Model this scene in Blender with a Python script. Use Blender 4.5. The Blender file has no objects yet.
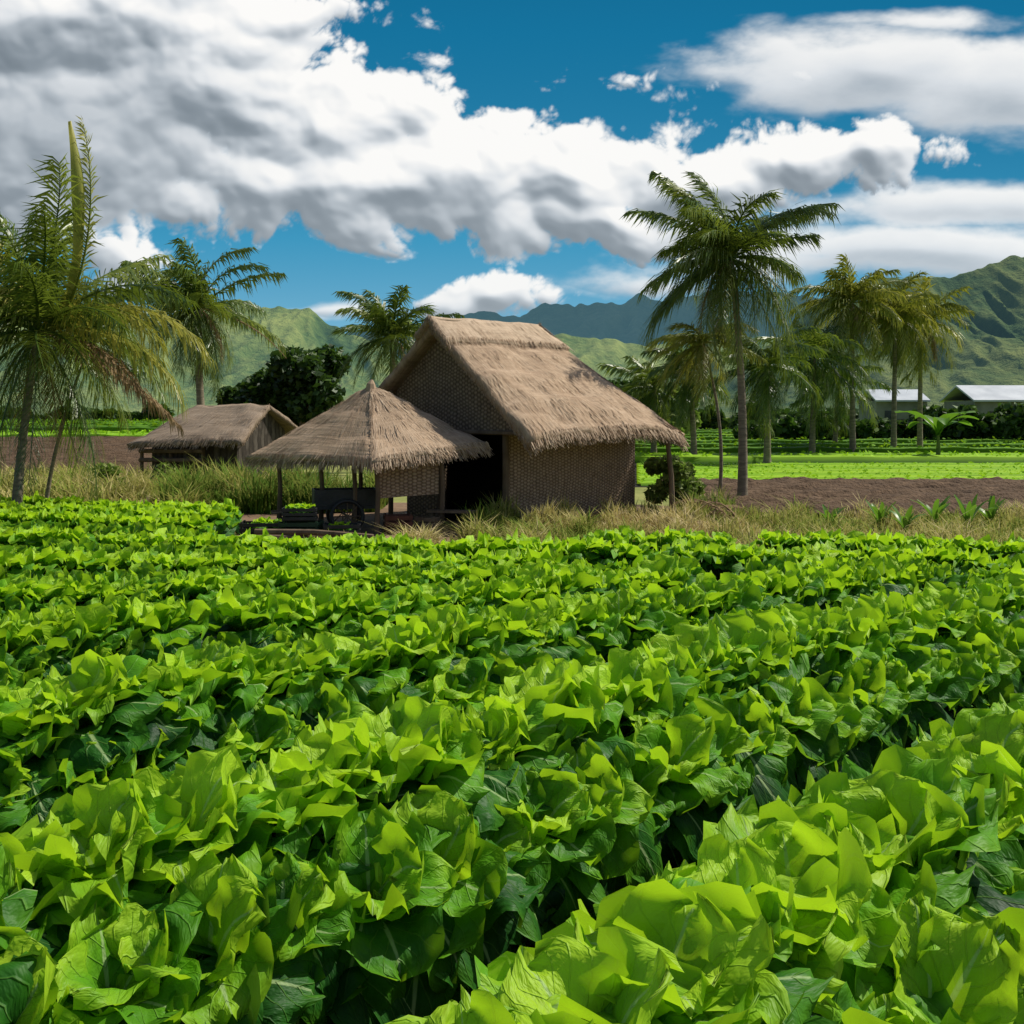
import bpy, math, random
import numpy as np
from mathutils import Vector, Matrix, noise
R=math.radians
random.seed(7); RNG=np.random.default_rng(7)
sc=bpy.context.scene; col=sc.collection
F=1100.0; H=2.4; HY=415.0
def P(px,py,Y): return Vector(((px-512)/F*Y, Y, H-(py-HY)/F*Y))
def G(px,py): # ground point under a picture position
    Y=H*F/(py-HY); return Vector(((px-512)/F*Y,Y,0))

# ---------------------------------------------------------------- node helper
class NB:
    def __init__(s,nt): s.nt=nt
    def n(s,t,**k):
        x=s.nt.nodes.new(t)
        for a,b in k.items(): setattr(x,a,b)
        return x
    def put(s,sock,v):
        if hasattr(v,'is_output'): s.nt.links.new(v,sock)
        else: sock.default_value=v
    def m(s,op,a,b=None,c=None,clamp=False):
        x=s.n('ShaderNodeMath',operation=op); x.use_clamp=clamp
        for i,v in enumerate((a,b,c)):
            if v is not None: s.put(x.inputs[i],v)
        return x.outputs[0]
    def vm(s,op,a,b=None,c=None,out=0):
        x=s.n('ShaderNodeVectorMath',operation=op)
        for i,v in enumerate((a,b,c)):
            if v is not None: s.put(x.inputs[i],v)
        return x.outputs[out]
    def noise(s,vec,scale,detail=4,rough=.55,dist=0,dim='3D',out='Fac'):
        x=s.n('ShaderNodeTexNoise'); x.noise_dimensions=dim
        if vec is not None: s.put(x.inputs['Vector'],vec)
        x.inputs['Scale'].default_value=scale; x.inputs['Detail'].default_value=detail
        x.inputs['Roughness'].default_value=rough; x.inputs['Distortion'].default_value=dist
        return x.outputs[out]
    def ramp(s,fac,stops):
        x=s.n('ShaderNodeValToRGB'); s.put(x.inputs[0],fac); e=x.color_ramp.elements
        while len(e)<len(stops): e.new(.5)
        for el,(p,c) in zip(e,stops): el.position=p; el.color=(*c,1)
        return x.outputs[0]
    def mix(s,f,a,b,bt='MIX'):
        x=s.n('ShaderNodeMix',data_type='RGBA',blend_type=bt)
        s.put(x.inputs[0],f)
        for i,v in ((6,a),(7,b)):
            s.put(x.inputs[i], v if hasattr(v,'is_output') else (*v,1))
        return x.outputs[2]
    def ss(s,v,a,b,c=0,d=1):
        x=s.n('ShaderNodeMapRange',interpolation_type='SMOOTHSTEP'); s.put(x.inputs[0],v)
        for i,q in enumerate((a,b,c,d)): x.inputs[i+1].default_value=q
        return x.outputs[0]
def mat(name):
    m=bpy.data.materials.new(name); m.use_nodes=True; nt=m.node_tree; nt.nodes.clear(); b=NB(nt)
    o=b.n('ShaderNodeOutputMaterial'); return m,b,o
def pbsdf(b,color,rough=.9,spec=.2,normal=None,emit=None):
    p=b.n('ShaderNodeBsdfPrincipled'); b.put(p.inputs['Base Color'],color if hasattr(color,'is_output') else (*color,1))
    b.put(p.inputs['Roughness'],rough); p.inputs['Specular IOR Level'].default_value=spec
    if normal is not None: b.nt.links.new(normal,p.inputs['Normal'])
    if emit: p.inputs['Emission Color'].default_value=(*emit,1); p.inputs['Emission Strength'].default_value=1
    return p.outputs[0]
def bump(b,h,st=.5,d=.02):
    x=b.n('ShaderNodeBump'); x.inputs['Strength'].default_value=st; x.inputs['Distance'].default_value=d
    b.put(x.inputs['Height'],h); return x.outputs[0]
def coord(b,w='Object'): return b.n('ShaderNodeTexCoord').outputs[w]
def attr(b,n='tint'): 
    x=b.n('ShaderNodeAttribute'); x.attribute_name=n; return x.outputs['Fac']
def simple(name,c1,c2,scale=3,rough=.9,bs=.3,bd=.02,spec=.2,detail=5,stretch=(1,1,1)):
    m,b,o=mat(name); v=b.vm('MULTIPLY',coord(b),stretch)
    n=b.noise(v,scale,detail,.6); c=b.ramp(n,[(.3,c1),(.7,c2)])
    b.nt.links.new(pbsdf(b,c,rough,spec,bump(b,b.noise(v,scale*6,4),bs,bd)),o.inputs[0]); return m
def leafmat(name,stops,trans=.35,rough=.5,spec=.3,tcol=(.25,.5,.03),nscale=1.2,namt=.3):
    m,b,o=mat(name); t=attr(b); n=b.noise(coord(b),nscale,2)
    f=b.m('ADD',t,b.m('MULTIPLY',b.m('SUBTRACT',n,.5),namt*2),clamp=True)
    c=b.ramp(f,stops); p=pbsdf(b,c,rough,spec)
    tr=b.n('ShaderNodeBsdfTranslucent'); b.put(tr.inputs[0],b.mix(.5,c,tcol))
    mx=b.n('ShaderNodeMixShader'); mx.inputs[0].default_value=trans
    b.nt.links.new(p,mx.inputs[1]); b.nt.links.new(tr.outputs[0],mx.inputs[2]); b.nt.links.new(mx.outputs[0],o.inputs[0]); return m

# ---------------------------------------------------------------- mesh helper
class MB:
    def __init__(s): s.V=[];s.F=[];s.T=[];s.U=[]
    def add(s,V,Fc,T=None,U=None):
        o=len(s.V); n=len(V); s.V.extend([tuple(v) for v in V]); s.F.extend([tuple(i+o for i in f) for f in Fc])
        s.T.extend(T if T is not None else [.5]*n); s.U.extend(U if U is not None else [(0,0)]*n)
    def box(s,c,sz,M=None,tint=.5):
        V=[]
        for z in(-1,1):
            for y in(-1,1):
                for x in(-1,1):
                    v=Vector((x*sz[0]/2,y*sz[1]/2,z*sz[2]/2))
                    if M is not None: v=M@v
                    V.append(Vector(c)+v)
        s.add(V,[(0,2,3,1),(4,5,7,6),(0,1,5,4),(2,6,7,3),(0,4,6,2),(1,3,7,5)],[tint]*8)
    def tube(s,pts,rad,n=8,cap=True):
        pts=[Vector(p) for p in pts]; V=[];Fc=[];T=[]
        for i,p in enumerate(pts):
            d=(pts[min(i+1,len(pts)-1)]-pts[max(i-1,0)]).normalized()
            a=d.cross(Vector((0,1,.01))) if abs(d.y)<.9 else d.cross(Vector((1,0,0)))
            a.normalize(); b=d.cross(a)
            r=rad[i] if hasattr(rad,'__len__') else rad
            for k in range(n):
                t=2*math.pi*k/n; V.append(p+(a*math.cos(t)+b*math.sin(t))*r)
        for i in range(len(pts)-1):
            for k in range(n): Fc.append((i*n+k,i*n+(k+1)%n,(i+1)*n+(k+1)%n,(i+1)*n+k))
        if cap: Fc.append(tuple(range(n-1,-1,-1))); Fc.append(tuple((len(pts)-1)*n+k for k in range(n)))
        s.add(V,Fc)
    def mesh(s,name,m,smooth=False):
        me=bpy.data.meshes.new(name); me.from_pydata(s.V,[],s.F)
        a=me.attributes.new('tint','FLOAT','POINT'); a.data.foreach_set('value',np.array(s.T,dtype=np.float32))
        uv=me.uv_layers.new(name='UVMap'); li=np.empty(len(me.loops),dtype=np.int32); me.loops.foreach_get('vertex_index',li)
        U=np.array(s.U,dtype=np.float32)[li]; uv.data.foreach_set('uv',U.ravel())
        me.materials.append(m)
        if smooth: me.polygons.foreach_set('use_smooth',[True]*len(me.polygons))
        me.update(); return me
    def build(s,name,m,parent=None,smooth=False):
        o=bpy.data.objects.new(name,s.mesh(name,m,smooth)); col.objects.link(o)
        if parent: o.parent=parent
        return o
def tag(o,label,cat,group=None,kind=None):
    o['label']=label; o['category']=cat
    if group:o['group']=group
    if kind:o['kind']=kind
    return o
def struct(o): o['kind']='structure'; return o
def empty(name,label,cat,loc=(0,0,0),rz=0,group=None):
    o=bpy.data.objects.new(name,None); col.objects.link(o); o.location=loc; o.rotation_euler=(0,0,rz); return tag(o,label,cat,group)

# ---------------------------------------------------------------- materials
def lettuce_mat():
    m,b,o=mat('lettuce_leaf'); uv=coord(b,'UV'); sp=b.n('ShaderNodeSeparateXYZ'); b.nt.links.new(uv,sp.inputs[0])
    s,t=sp.outputs[0],sp.outputs[1]; a=b.m('ABSOLUTE',s)
    oi=b.n('ShaderNodeObjectInfo').outputs['Random']
    n=b.noise(coord(b),5,2)
    q=b.m('ADD',b.m('SUBTRACT',b.m('MULTIPLY',t,5.0),b.m('MULTIPLY',a,2.8)),b.m('MULTIPLY',n,.9))
    fr=b.m('ABSOLUTE',b.m('SUBTRACT',b.m('FRACT',q),.5))
    vein=b.ss(fr,.0,.08,1,0)
    mid=b.ss(b.m('SUBTRACT',a,b.m('MULTIPLY',b.m('SUBTRACT',1.0,t),.06)),.0,.035,1,0)
    tint=attr(b)
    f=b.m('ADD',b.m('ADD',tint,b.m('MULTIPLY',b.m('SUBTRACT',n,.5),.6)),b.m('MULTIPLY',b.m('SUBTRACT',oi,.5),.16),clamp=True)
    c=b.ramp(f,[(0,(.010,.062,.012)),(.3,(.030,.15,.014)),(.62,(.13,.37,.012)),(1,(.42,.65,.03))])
    c=b.mix(b.m('MULTIPLY',vein,b.m('MULTIPLY',b.m('SUBTRACT',1.15,a),.30)),c,(.30,.54,.10))
    c=b.mix(b.m('MULTIPLY',mid,.75),c,(.44,.60,.26))
    hgt=b.m('SUBTRACT',b.m('MULTIPLY',b.noise(uv,4.5,3),1.2),b.m('MULTIPLY',vein,.2))
    p=pbsdf(b,c,.50,.22,bump(b,hgt,.85,.018))
    tr=b.n('ShaderNodeBsdfTranslucent'); b.put(tr.inputs[0],b.mix(b.m('MULTIPLY',f,.6),c,(.55,.85,.01)))
    mx=b.n('ShaderNodeMixShader'); mx.inputs[0].default_value=.42
    b.nt.links.new(p,mx.inputs[1]); b.nt.links.new(tr.outputs[0],mx.inputs[2]); b.nt.links.new(mx.outputs[0],o.inputs[0]); return m
M_let=lettuce_mat()
def thatch_mat(name,c1,c2,c3):
    m,b,o=mat(name); uv=coord(b,'UV'); v=b.vm('MULTIPLY',uv,(30,2.4,1))
    n=b.noise(v,1,5,.65); n2=b.noise(uv,1.1,4,.6); n3=b.noise(b.vm('MULTIPLY',uv,(.6,8,1)),1,3)
    f=b.m('ADD',b.m('MULTIPLY',n,.45),b.m('ADD',b.m('MULTIPLY',n2,.35),b.m('MULTIPLY',n3,.25)))
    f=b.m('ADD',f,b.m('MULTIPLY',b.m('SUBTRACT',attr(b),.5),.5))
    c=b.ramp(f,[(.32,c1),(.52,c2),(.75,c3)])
    b.nt.links.new(pbsdf(b,c,.95,.1,bump(b,b.m('ADD',n,n3),.7,.035)),o.inputs[0]); return m
M_thatch=thatch_mat('thatch',(.19,.128,.082),(.41,.295,.20),(.59,.455,.33))
M_thatch_old=thatch_mat('thatch_old',(.12,.09,.065),(.26,.20,.145),(.40,.32,.25))
M_cap=thatch_mat('thatch_cap',(.25,.18,.125),(.48,.365,.26),(.66,.53,.395))
M_straw=leafmat('straw',[(0,(.24,.165,.11)),(.5,(.42,.305,.21)),(1,(.58,.455,.33))],.1,.9,.1,(.4,.3,.2))
def weave_mat(name,c1,c2,sc1=(9,14)):
    m,b,o=mat(name); uv=coord(b,'UV'); sp=b.n('ShaderNodeSeparateXYZ'); b.nt.links.new(uv,sp.inputs[0])
    x=b.m('MULTIPLY',sp.outputs[0],sc1[0]); y=b.m('MULTIPLY',sp.outputs[1],sc1[1])
    x=b.m('ADD',x,b.m('MULTIPLY',b.noise(uv,1.5,2),1.5)); y=b.m('ADD',y,b.m('MULTIPLY',b.noise(uv,.9,3),6))
    wx=b.m('ABSOLUTE',b.m('SINE',b.m('MULTIPLY',x,math.pi))); wy=b.m('SINE',b.m('ADD',b.m('MULTIPLY',y,math.pi),b.m('MULTIPLY',b.m('FLOOR',x),math.pi)))
    hgt=b.m('ADD',b.m('MULTIPLY',b.m('POWER',wx,.5),.5),b.m('MULTIPLY',wy,.25))
    n=b.noise(b.vm('MULTIPLY',uv,(4,2,1)),1.8,6,.8)
    f=b.m('ADD',b.m('MULTIPLY',hgt,.45),b.m('MULTIPLY',n,.65))
    c=b.ramp(f,[(.28,(c1[0]*.45,c1[1]*.45,c1[2]*.45)),(.5,c1),(.85,c2)])
    b.nt.links.new(pbsdf(b,c,.9,.15,bump(b,hgt,.7,.02)),o.inputs[0]); return m
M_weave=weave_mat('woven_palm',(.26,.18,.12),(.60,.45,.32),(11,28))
M_weave_dark=weave_mat('woven_palm_dark',(.16,.115,.08),(.40,.30,.21),(10,22))  # darker copy of the weave, shade of the hut's back and left walls painted in
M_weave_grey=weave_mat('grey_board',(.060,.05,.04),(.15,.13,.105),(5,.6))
M_shade=simple('painted_indoor_shade',(.006,.005,.004),(.016,.012,.009),3)  # near-black base colour paints the shade inside the hut doorway
M_wood=simple('old_wood',(.08,.055,.036),(.21,.15,.10),4,stretch=(1,1,.3))
M_trunk=simple('palm_bark',(.12,.10,.07),(.30,.25,.18),3,bs=.6,stretch=(1,1,5))
M_palm=leafmat('palm_leaf',[(0,(.025,.055,.010)),(.5,(.075,.14,.02)),(1,(.28,.33,.05))],.30,.38,.5,(.3,.38,.03))
M_palm_y=leafmat('palm_leaf_yellowing',[(0,(.06,.09,.012)),(.5,(.17,.22,.025)),(1,(.45,.42,.08))],.32,.45,.4,(.45,.43,.05))
M_dead=leafmat('dead_palm_leaf',[(0,(.10,.06,.03)),(.5,(.28,.19,.10)),(1,(.48,.36,.21))],.2,.8,.15,(.4,.25,.1))
M_banana=leafmat('banana_leaf',[(0,(.03,.10,.01)),(1,(.14,.28,.03))],.35,.4,.4)
M_tree=leafmat('tree_leaf',[(0,(.010,.028,.006)),(.6,(.035,.08,.014)),(1,(.10,.17,.025))],.25,.5,.3,(.1,.2,.02))
M_bush=leafmat('bush_leaf',[(0,(.08,.11,.02)),(.6,(.22,.27,.07)),(1,(.42,.42,.17))],.3,.6,.2)
M_crop=leafmat('crop_leaf',[(0,(.03,.11,.008)),(.5,(.24,.48,.015)),(1,(.46,.70,.04))],.3,.7,.15,(.5,.75,.02),.05,.15)
M_grass=leafmat('weed_grass',[(0,(.07,.16,.015)),(.35,(.18,.27,.03)),(.65,(.40,.37,.11)),(1,(.62,.50,.27))],.3,.8,.1,(.5,.48,.12),.25,.5)
M_soil=simple('dark_soil',(.008,.006,.004),(.025,.017,.011),2.5,bs=.9,bd=.06)
M_dirt=simple('brown_dirt',(.11,.068,.042),(.25,.165,.10),.8,bs=.8,bd=.05)
M_plough=simple('ploughed_soil',(.060,.036,.020),(.145,.092,.054),1.6,bs=1,bd=.1)
M_ground=simple('rough_grass_ground',(.12,.15,.03),(.30,.30,.09),.35,bs=.8,bd=.05)
M_black=simple('black_plastic',(.012,.013,.014),(.035,.035,.035),3,.5,spec=.4)
M_dgreen=simple('dark_green_paint',(.008,.03,.014),(.02,.06,.025),3,.5,spec=.4)
M_red=simple('brown_red_crate',(.07,.028,.018),(.14,.06,.04),3,.7)
M_white=simple('pale_roof_metal',(.36,.39,.43),(.56,.59,.62),.5,.5)
M_plaster=simple('weathered_plaster',(.15,.15,.13),(.28,.27,.24),.6)
M_window=simple('dark_window',(.02,.025,.03),(.05,.06,.07),1,.2,spec=.5)

# ---------------------------------------------------------------- ground sheets
def sheet(name,pts,z,m,nx=0):
    mb=MB(); mb.add([(x,y,z) for x,y in pts],[tuple(range(len(pts)))]); return struct(mb.build(name,m))
sheet('ground',[(-9000,-60),(9000,-60),(9000,9000),(-9000,9000)],0,M_ground)
sheet('field_soil',[(-14,-3),(14,-3),(14,14.6),(8,15.8),(2,16.6),(-4.6,17),(-5.4,20.5),(-15,25)],.006,M_soil)
sheet('dirt_yard',[(-8,21.6),(-5.4,20.5),(-4.6,17),(2,16.6),(5,19),(5.5,28),(2,30),(-6,30),(-8,25)],.012,M_dirt)
sheet('field_soil',[(4.0,36.5),(21,36.5),(86,153),(15,153)],.010,M_soil)
def furrows(name,x0,x1,y0,y1,m,sp=.9,z=.02,tilt=0.0,amp=.13,rise=0):
    ny=int((y1-y0)/sp*6); nx=110; mb=MB(); V=[];Fc=[]
    for j in range(ny+1):
        for i in range(nx+1):
            x=x0+(x1-x0)*i/nx; y=y0+(y1-y0)*j/ny
            h=amp*(.5+.5*math.sin(2*math.pi*(y+.06*x)/sp))+.09*noise.noise(Vector((x*.9,y*1.3,0)))+.10*noise.noise(Vector((x*3,y*3,0)))
            V.append((x,y+tilt*(x-x0),z+.06+max(h,-.05)+rise*j/ny))
    for j in range(ny):
        for i in range(nx):
            a=j*(nx+1)+i; Fc.append((a,a+1,a+nx+2,a+nx+1))
    mb.add(V,Fc); return struct(mb.build(name,m,smooth=True))
furrows('ploughed_field',4.8,26,25.6,37.0,M_plough,.85,amp=.2)
furrows('ploughed_field',-56,-12.5,41,94,M_plough,1.5,amp=.3,rise=.2)

def leaf_quads(mb,C,size,T,flat=.5,asp=1.0):
    n=len(C); d=RNG.normal(size=(n,3)); d[:,2]*=flat; d/=np.linalg.norm(d,axis=1)[:,None]
    e=RNG.normal(size=(n,3)); e-=d*np.sum(d*e,axis=1)[:,None]; e/=np.linalg.norm(e,axis=1)[:,None]
    s=(np.asarray(size)*RNG.uniform(.6,1.3,n))[:,None]
    V=np.stack([C-d*s,C+e*s*.5*asp,C+d*s,C-e*s*.5*asp],axis=1).reshape(-1,3)
    o=len(mb.V); mb.V.extend(map(tuple,V.tolist())); mb.F.extend([(o+4*i,o+4*i+1,o+4*i+2,o+4*i+3) for i in range(n)])
    mb.T.extend(np.repeat(T,4).tolist()); mb.U.extend([(0,0)]*(4*n))
def croprows(name,label,y0,y1,xl,xr,sp,nper,size,h,grow=.8,hedge=0):
    mb=MB(); y=y0; r_=0
    while y<y1:
        a,b_=xl(y),xr(y); spy=sp*(1+(y-y0)/(y1-y0)*grow); r_+=1
        dark=hedge and r_%hedge==0
        hh0=h*(1.7 if dark else 1); k=60; V=[];Fc=[]; tr=.16 if dark else random.uniform(.5,.9); wd_=.16 if dark else .42
        for i in range(k+1):
            x=a+(b_-a)*i/k; hh=hh0*(.85+.2*noise.noise(Vector((x*.5,y,1))))
            yy=y+.25*noise.noise(Vector((x*.08,y*.1,3)))
            V+= [(x,yy-spy*wd_,.012),(x,yy-spy*wd_*.8,hh*.9),(x,yy+spy*wd_*.8,hh),(x,yy+spy*wd_,.012)]
        for i in range(k):
            for q in(0,1,2): Fc.append((4*i+q,4*i+4+q,4*i+5+q,4*i+1+q))
        mb.add(V,Fc,[.0,tr,tr,.0]*(k+1))
        n=int(nper*(b_-a)); xs=RNG.uniform(a,b_,n)
        C=np.stack([xs,y+RNG.uniform(-.85,.85,n)*wd_*spy,np.full(n,hh0)*RNG.uniform(.85,1.1,n)],axis=1)
        leaf_quads(mb,C,np.full(n,size),np.clip(tr+RNG.uniform(-.12,.2,n),0,1),.25)
        y+=spy*(.6 if dark else 1)
    return tag(mb.build(name,M_crop),label,'crop',kind='stuff')
croprows('leafy_crop','pale bright green crop rows in the flat field at right beyond the brown ploughed strip',37.6,53,lambda y:.115*y,lambda y:.56*y,1.5,10,.08,.16,.4)
croprows('leafy_crop','bright green terraced crop strips at right below the far hedge',56,150,lambda y:.10*y,lambda y:.56*y,3.0,6,.14,.4,1.6,3)
croprows('leafy_crop','bright green crop field at far left behind the ploughed soil',95.5,230,lambda y:-.58*y,lambda y:-.24*y,4,5,.25,.9,1,4)

# grasses ----------------------------------------------------------------
def blades(mb,X,Y,Z,hgt,w,T,bend=.5):
    n=len(X); az=RNG.uniform(0,2*np.pi,n); dx=np.cos(az);dy=np.sin(az); b=RNG.uniform(.1,bend,n)*hgt
    px=-dy;py=dx; V=np.zeros((n,5,3)); 
    for k,(s,f,hh,bb) in enumerate([(-1,1,0,0),(1,1,0,0),(1,.7,.6,.3),(-1,.7,.6,.3),(0,0,1,1)]):
        V[:,k,0]=X+px*s*w*f*.5+dx*b*bb; V[:,k,1]=Y+py*s*w*f*.5+dy*b*bb; V[:,k,2]=Z+hgt*hh*(1-.15*bb)
    o=len(mb.V); mb.V.extend(map(tuple,V.reshape(-1,3).tolist()))
    for i in range(n):
        q=o+5*i; mb.F.append((q,q+1,q+2,q+3)); mb.F.append((q+3,q+2,q+4))
    mb.T.extend(np.repeat(T,5).tolist()); mb.U.extend([(0,0)]*(5*n))
def band(label,poly,n,h0,h1,w,t0,t1,clump=1.2,bend=.6,name='wild_grass',cut=.42):
    xs=np.array([p[0] for p in poly]); a=np.array([p[1] for p in poly]); b_=np.array([p[2] for p in poly])
    X=RNG.uniform(xs[0],xs[-1],n); Y=np.interp(X,xs,a)+RNG.uniform(0,1,n)*(np.interp(X,xs,b_)-np.interp(X,xs,a))
    c=np.array([noise.noise(Vector((x/clump,y/clump,5.3)))*.9+cut+.4*noise.noise(Vector((x/clump*3,y/clump*3,1))) for x,y in zip(X,Y)]); c=np.clip(c,0,1)
    cc=np.array([noise.noise(Vector((x/1.7,y/1.7,9.3)))*1.0+.5 for x,y in zip(X,Y)])
    keep=RNG.uniform(0,1,n)<c*1.6+.12; X,Y,c,cc=X[keep],Y[keep],c[keep],cc[keep]; m=len(X)
    mb=MB(); hg=(h0+(h1-h0)*c**1.5)*RNG.uniform(.35,1.25,m)
    blades(mb,X,Y,np.zeros(m),hg,np.full(m,w),np.clip(t0+(t1-t0)*(RNG.uniform(0,1,m)*.6+cc*.6),0,1),bend)
    return tag(mb.build(name,M_grass),label,'grass',kind='stuff')
band('dry straw coloured grass and green weeds between the lettuce field and the ploughed strip at right',[(-1.8,17.3,19.5),(.5,17.1,21.5),(2,16.9,23),(5,16.5,25.4),(9,15.8,25.6),(14,15.0,25.6)],46000,.05,.66,.028,.0,1.0,.7,1.3)
band('patchy olive and yellow weeds around the small hut and palm at left',[(-22,27,41),(-14,26,41),(-9.5,25,39),(-6.5,23.5,34)],38000,.12,1.1,.05,.1,.9,1.3,1.0)
band('tall green yellow weeds in front of the small dark hut',[(-12.3,28.5,32.5),(-9,28,32),(-6.5,27,32)],9000,.2,1.3,.045,.1,.85,.6,.8,cut=.45)
band('tufts of grass at the foot of the large thatched hut',[(-1.0,22.2,23.2),(.3,22.0,23.2),(2,22.2,24.8),(4.2,23,27.5),(5.5,24,29)],11000,.1,.8,.03,.0,1,.6)
band('sparse yellow grass in the dirt yard',[(-8.5,22,25),(-6,20.5,24),(-4.4,17.4,21),(-1.5,16.8,21)],6000,.05,.3,.025,.1,1)
band('dark green weeds behind the pyramid shelter',[(-8.5,26.5,29.5),(-5,26.5,29.5),(-3.3,27,29.5)],7000,.4,1.3,.05,-.3,.25,.9,.8,cut=.6)

# ---------------------------------------------------------------- lettuces
def add_leaf(mb,L,W,ph0,ph1,az,tint,ns,nt,ruf,cup,pw=1.2,z0=0,M=None,base=(0,0),rnd=2.2,fine=0,lean=0):
    r=0.02;z=z0; V=[];T=[];U=[];Fc=[]; ca,sa=math.cos(az),math.sin(az); dt=L/nt
    f1=random.uniform(6,10); p1=random.uniform(0,6); p2=random.uniform(0,6); p3=random.uniform(0,6); tw=random.uniform(-.3,.3)
    for j in range(nt+1):
        t=j/nt; ph=ph0+(ph1-ph0)*t**pw
        if j: r+=math.sin(ph)*dt; z+=math.cos(ph)*dt
        if t<.5: w=.22+.78*math.sin(t/.5*math.pi/2)**1.1
        else: w=math.sqrt(max(0,1-((t-.5)/.52)**rnd))
        w=max(w,.08)*W*(1+fine*.06*math.sin(15*t+p3))
        for i in range(ns+1):
            s=-1+2*i/ns; e=abs(s)
            edge=max(e,max(0,(t-.55)/.45))**2
            off=cup*W*s*s*(1-.5*t)+ruf*W*e**1.7*math.sin(f1*t+p1+(2.1 if s>0 else 0))*.55+ruf*W*.3*t*math.sin(s*3.5+p2+t*3)
            off+=fine*W*edge*(.16*math.sin(15*t+4*s+p2)+.14*math.sin(9*s-8*t+p3))
            nr,nz=-math.cos(ph),math.sin(ph)
            rr=r+nr*off; zz=z+nz*off; yy=s*w*(1-.15*abs(cup))+tw*r*t+lean*r
            v=Vector((rr*ca-yy*sa+base[0],rr*sa+yy*ca+base[1],zz))
            if M is not None: v=M@v
            V.append(v); T.append(min(1,max(0,tint+.14*(t-.5)+.16*edge))); U.append((s,t))
    for j in range(nt):
        for i in range(ns):
            a=j*(ns+1)+i; Fc.append((a,a+1,a+ns+2,a+ns+1))
    mb.add(V,Fc,T,U)
def lettuce(mb,N,ns,nt,size=1,ruf=.28,M=None,hang=0,fine=1,dim=0):
    for k in range(N):
        q=k/(N-1); az=k*2.39996+random.uniform(-.3,.3)
        L=(.46-.17*q)*size*random.uniform(.85,1.15); W=(.225-.065*q)*size*random.uniform(.8,1.15)
        ph0=R(44-38*q)+random.uniform(-.12,.12); ph1=R(170-105*q)+random.uniform(-.25,.25)
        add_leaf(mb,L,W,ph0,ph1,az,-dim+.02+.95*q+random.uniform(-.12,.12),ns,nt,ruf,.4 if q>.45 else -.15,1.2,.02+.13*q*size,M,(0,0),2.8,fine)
    for k in range(hang):   # long dark leaves hanging down the outer side of the bed (local +x)
        az=random.uniform(-1.0,.8); L=size*random.uniform(.42,.62); W=size*random.uniform(.14,.20); q=k/max(1,hang-1)
        add_leaf(mb,L,W,R(random.uniform(48,62)),R(random.uniform(165,190)),az,-.03+.30*q+random.uniform(-.08,.1),ns,nt,ruf*.7,-.28,.6,.04+.20*q,M,(random.uniform(-.06,.04),random.uniform(-.17,.17)),2.4,fine*.6,-.3)
LM=[];LS=[]
for v in range(8):
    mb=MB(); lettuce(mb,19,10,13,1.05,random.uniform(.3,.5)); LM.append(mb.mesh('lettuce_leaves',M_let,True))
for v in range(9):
    mb=MB(); lettuce(mb,12,10,13,.95,random.uniform(.3,.5),None,15,1,.18); LS.append(mb.mesh('lettuce_side_leaves',M_let,True))  # side heads tinted darker, shade of the row flanks painted into the leaves
beds=[ # Y0, slope, xmin, xmax, label
 (-.75,1.12,-1,9,'bed along the lower right edge'),
 (2.65,1.12,-3,9,'nearest bed running from bottom centre to the right'),
 (5.7,1.08,-6,7,'second bed from the camera'),
 (8.35,.85,-8,8,'third bed from the camera'),
 (10.4,.55,-9,9,'fourth bed from the camera'),
 (12.1,.24,-10,9,'fifth bed from the camera'),
 (13.6,-.02,-12,9,'sixth bed from the camera'),
 (15.1,-.18,-12,9,'seventh bed, near the dirt yard'),
 (16.65,-.18,-1,9.5,'last bed at right beside the dry grass'),
 (16.6,-.34,-13,-4.8,'bed at far left beside the yard'),
 (18.1,-.34,-13,-5.2,'third last bed at far left'),
 (19.6,-.34,-14,-5.6,'second last bed at far left'),
 (21.1,-.34,-15,-6.0,'last bed at far left below the palm'),
]
def by(b,x): return b[0]+b[1]*x-((.03*x*x if b[0]<15 else .004*x*x) if x>0 else 0)
plants=[]; grid={}
def ok(x,y,d):
    gx,gy=int(math.floor(x)),int(math.floor(y))
    for i in(-1,0,1):
        for j in(-1,0,1):
            for (a,b_,bb) in grid.get((gx+i,gy+j),()):
                if (a-x)**2+(b_-y)**2<(d if bb==bi else .95)**2: return False
    return True
def mound(b): return float(np.interp(b[0],[9,13],[1,.7]))
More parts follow.
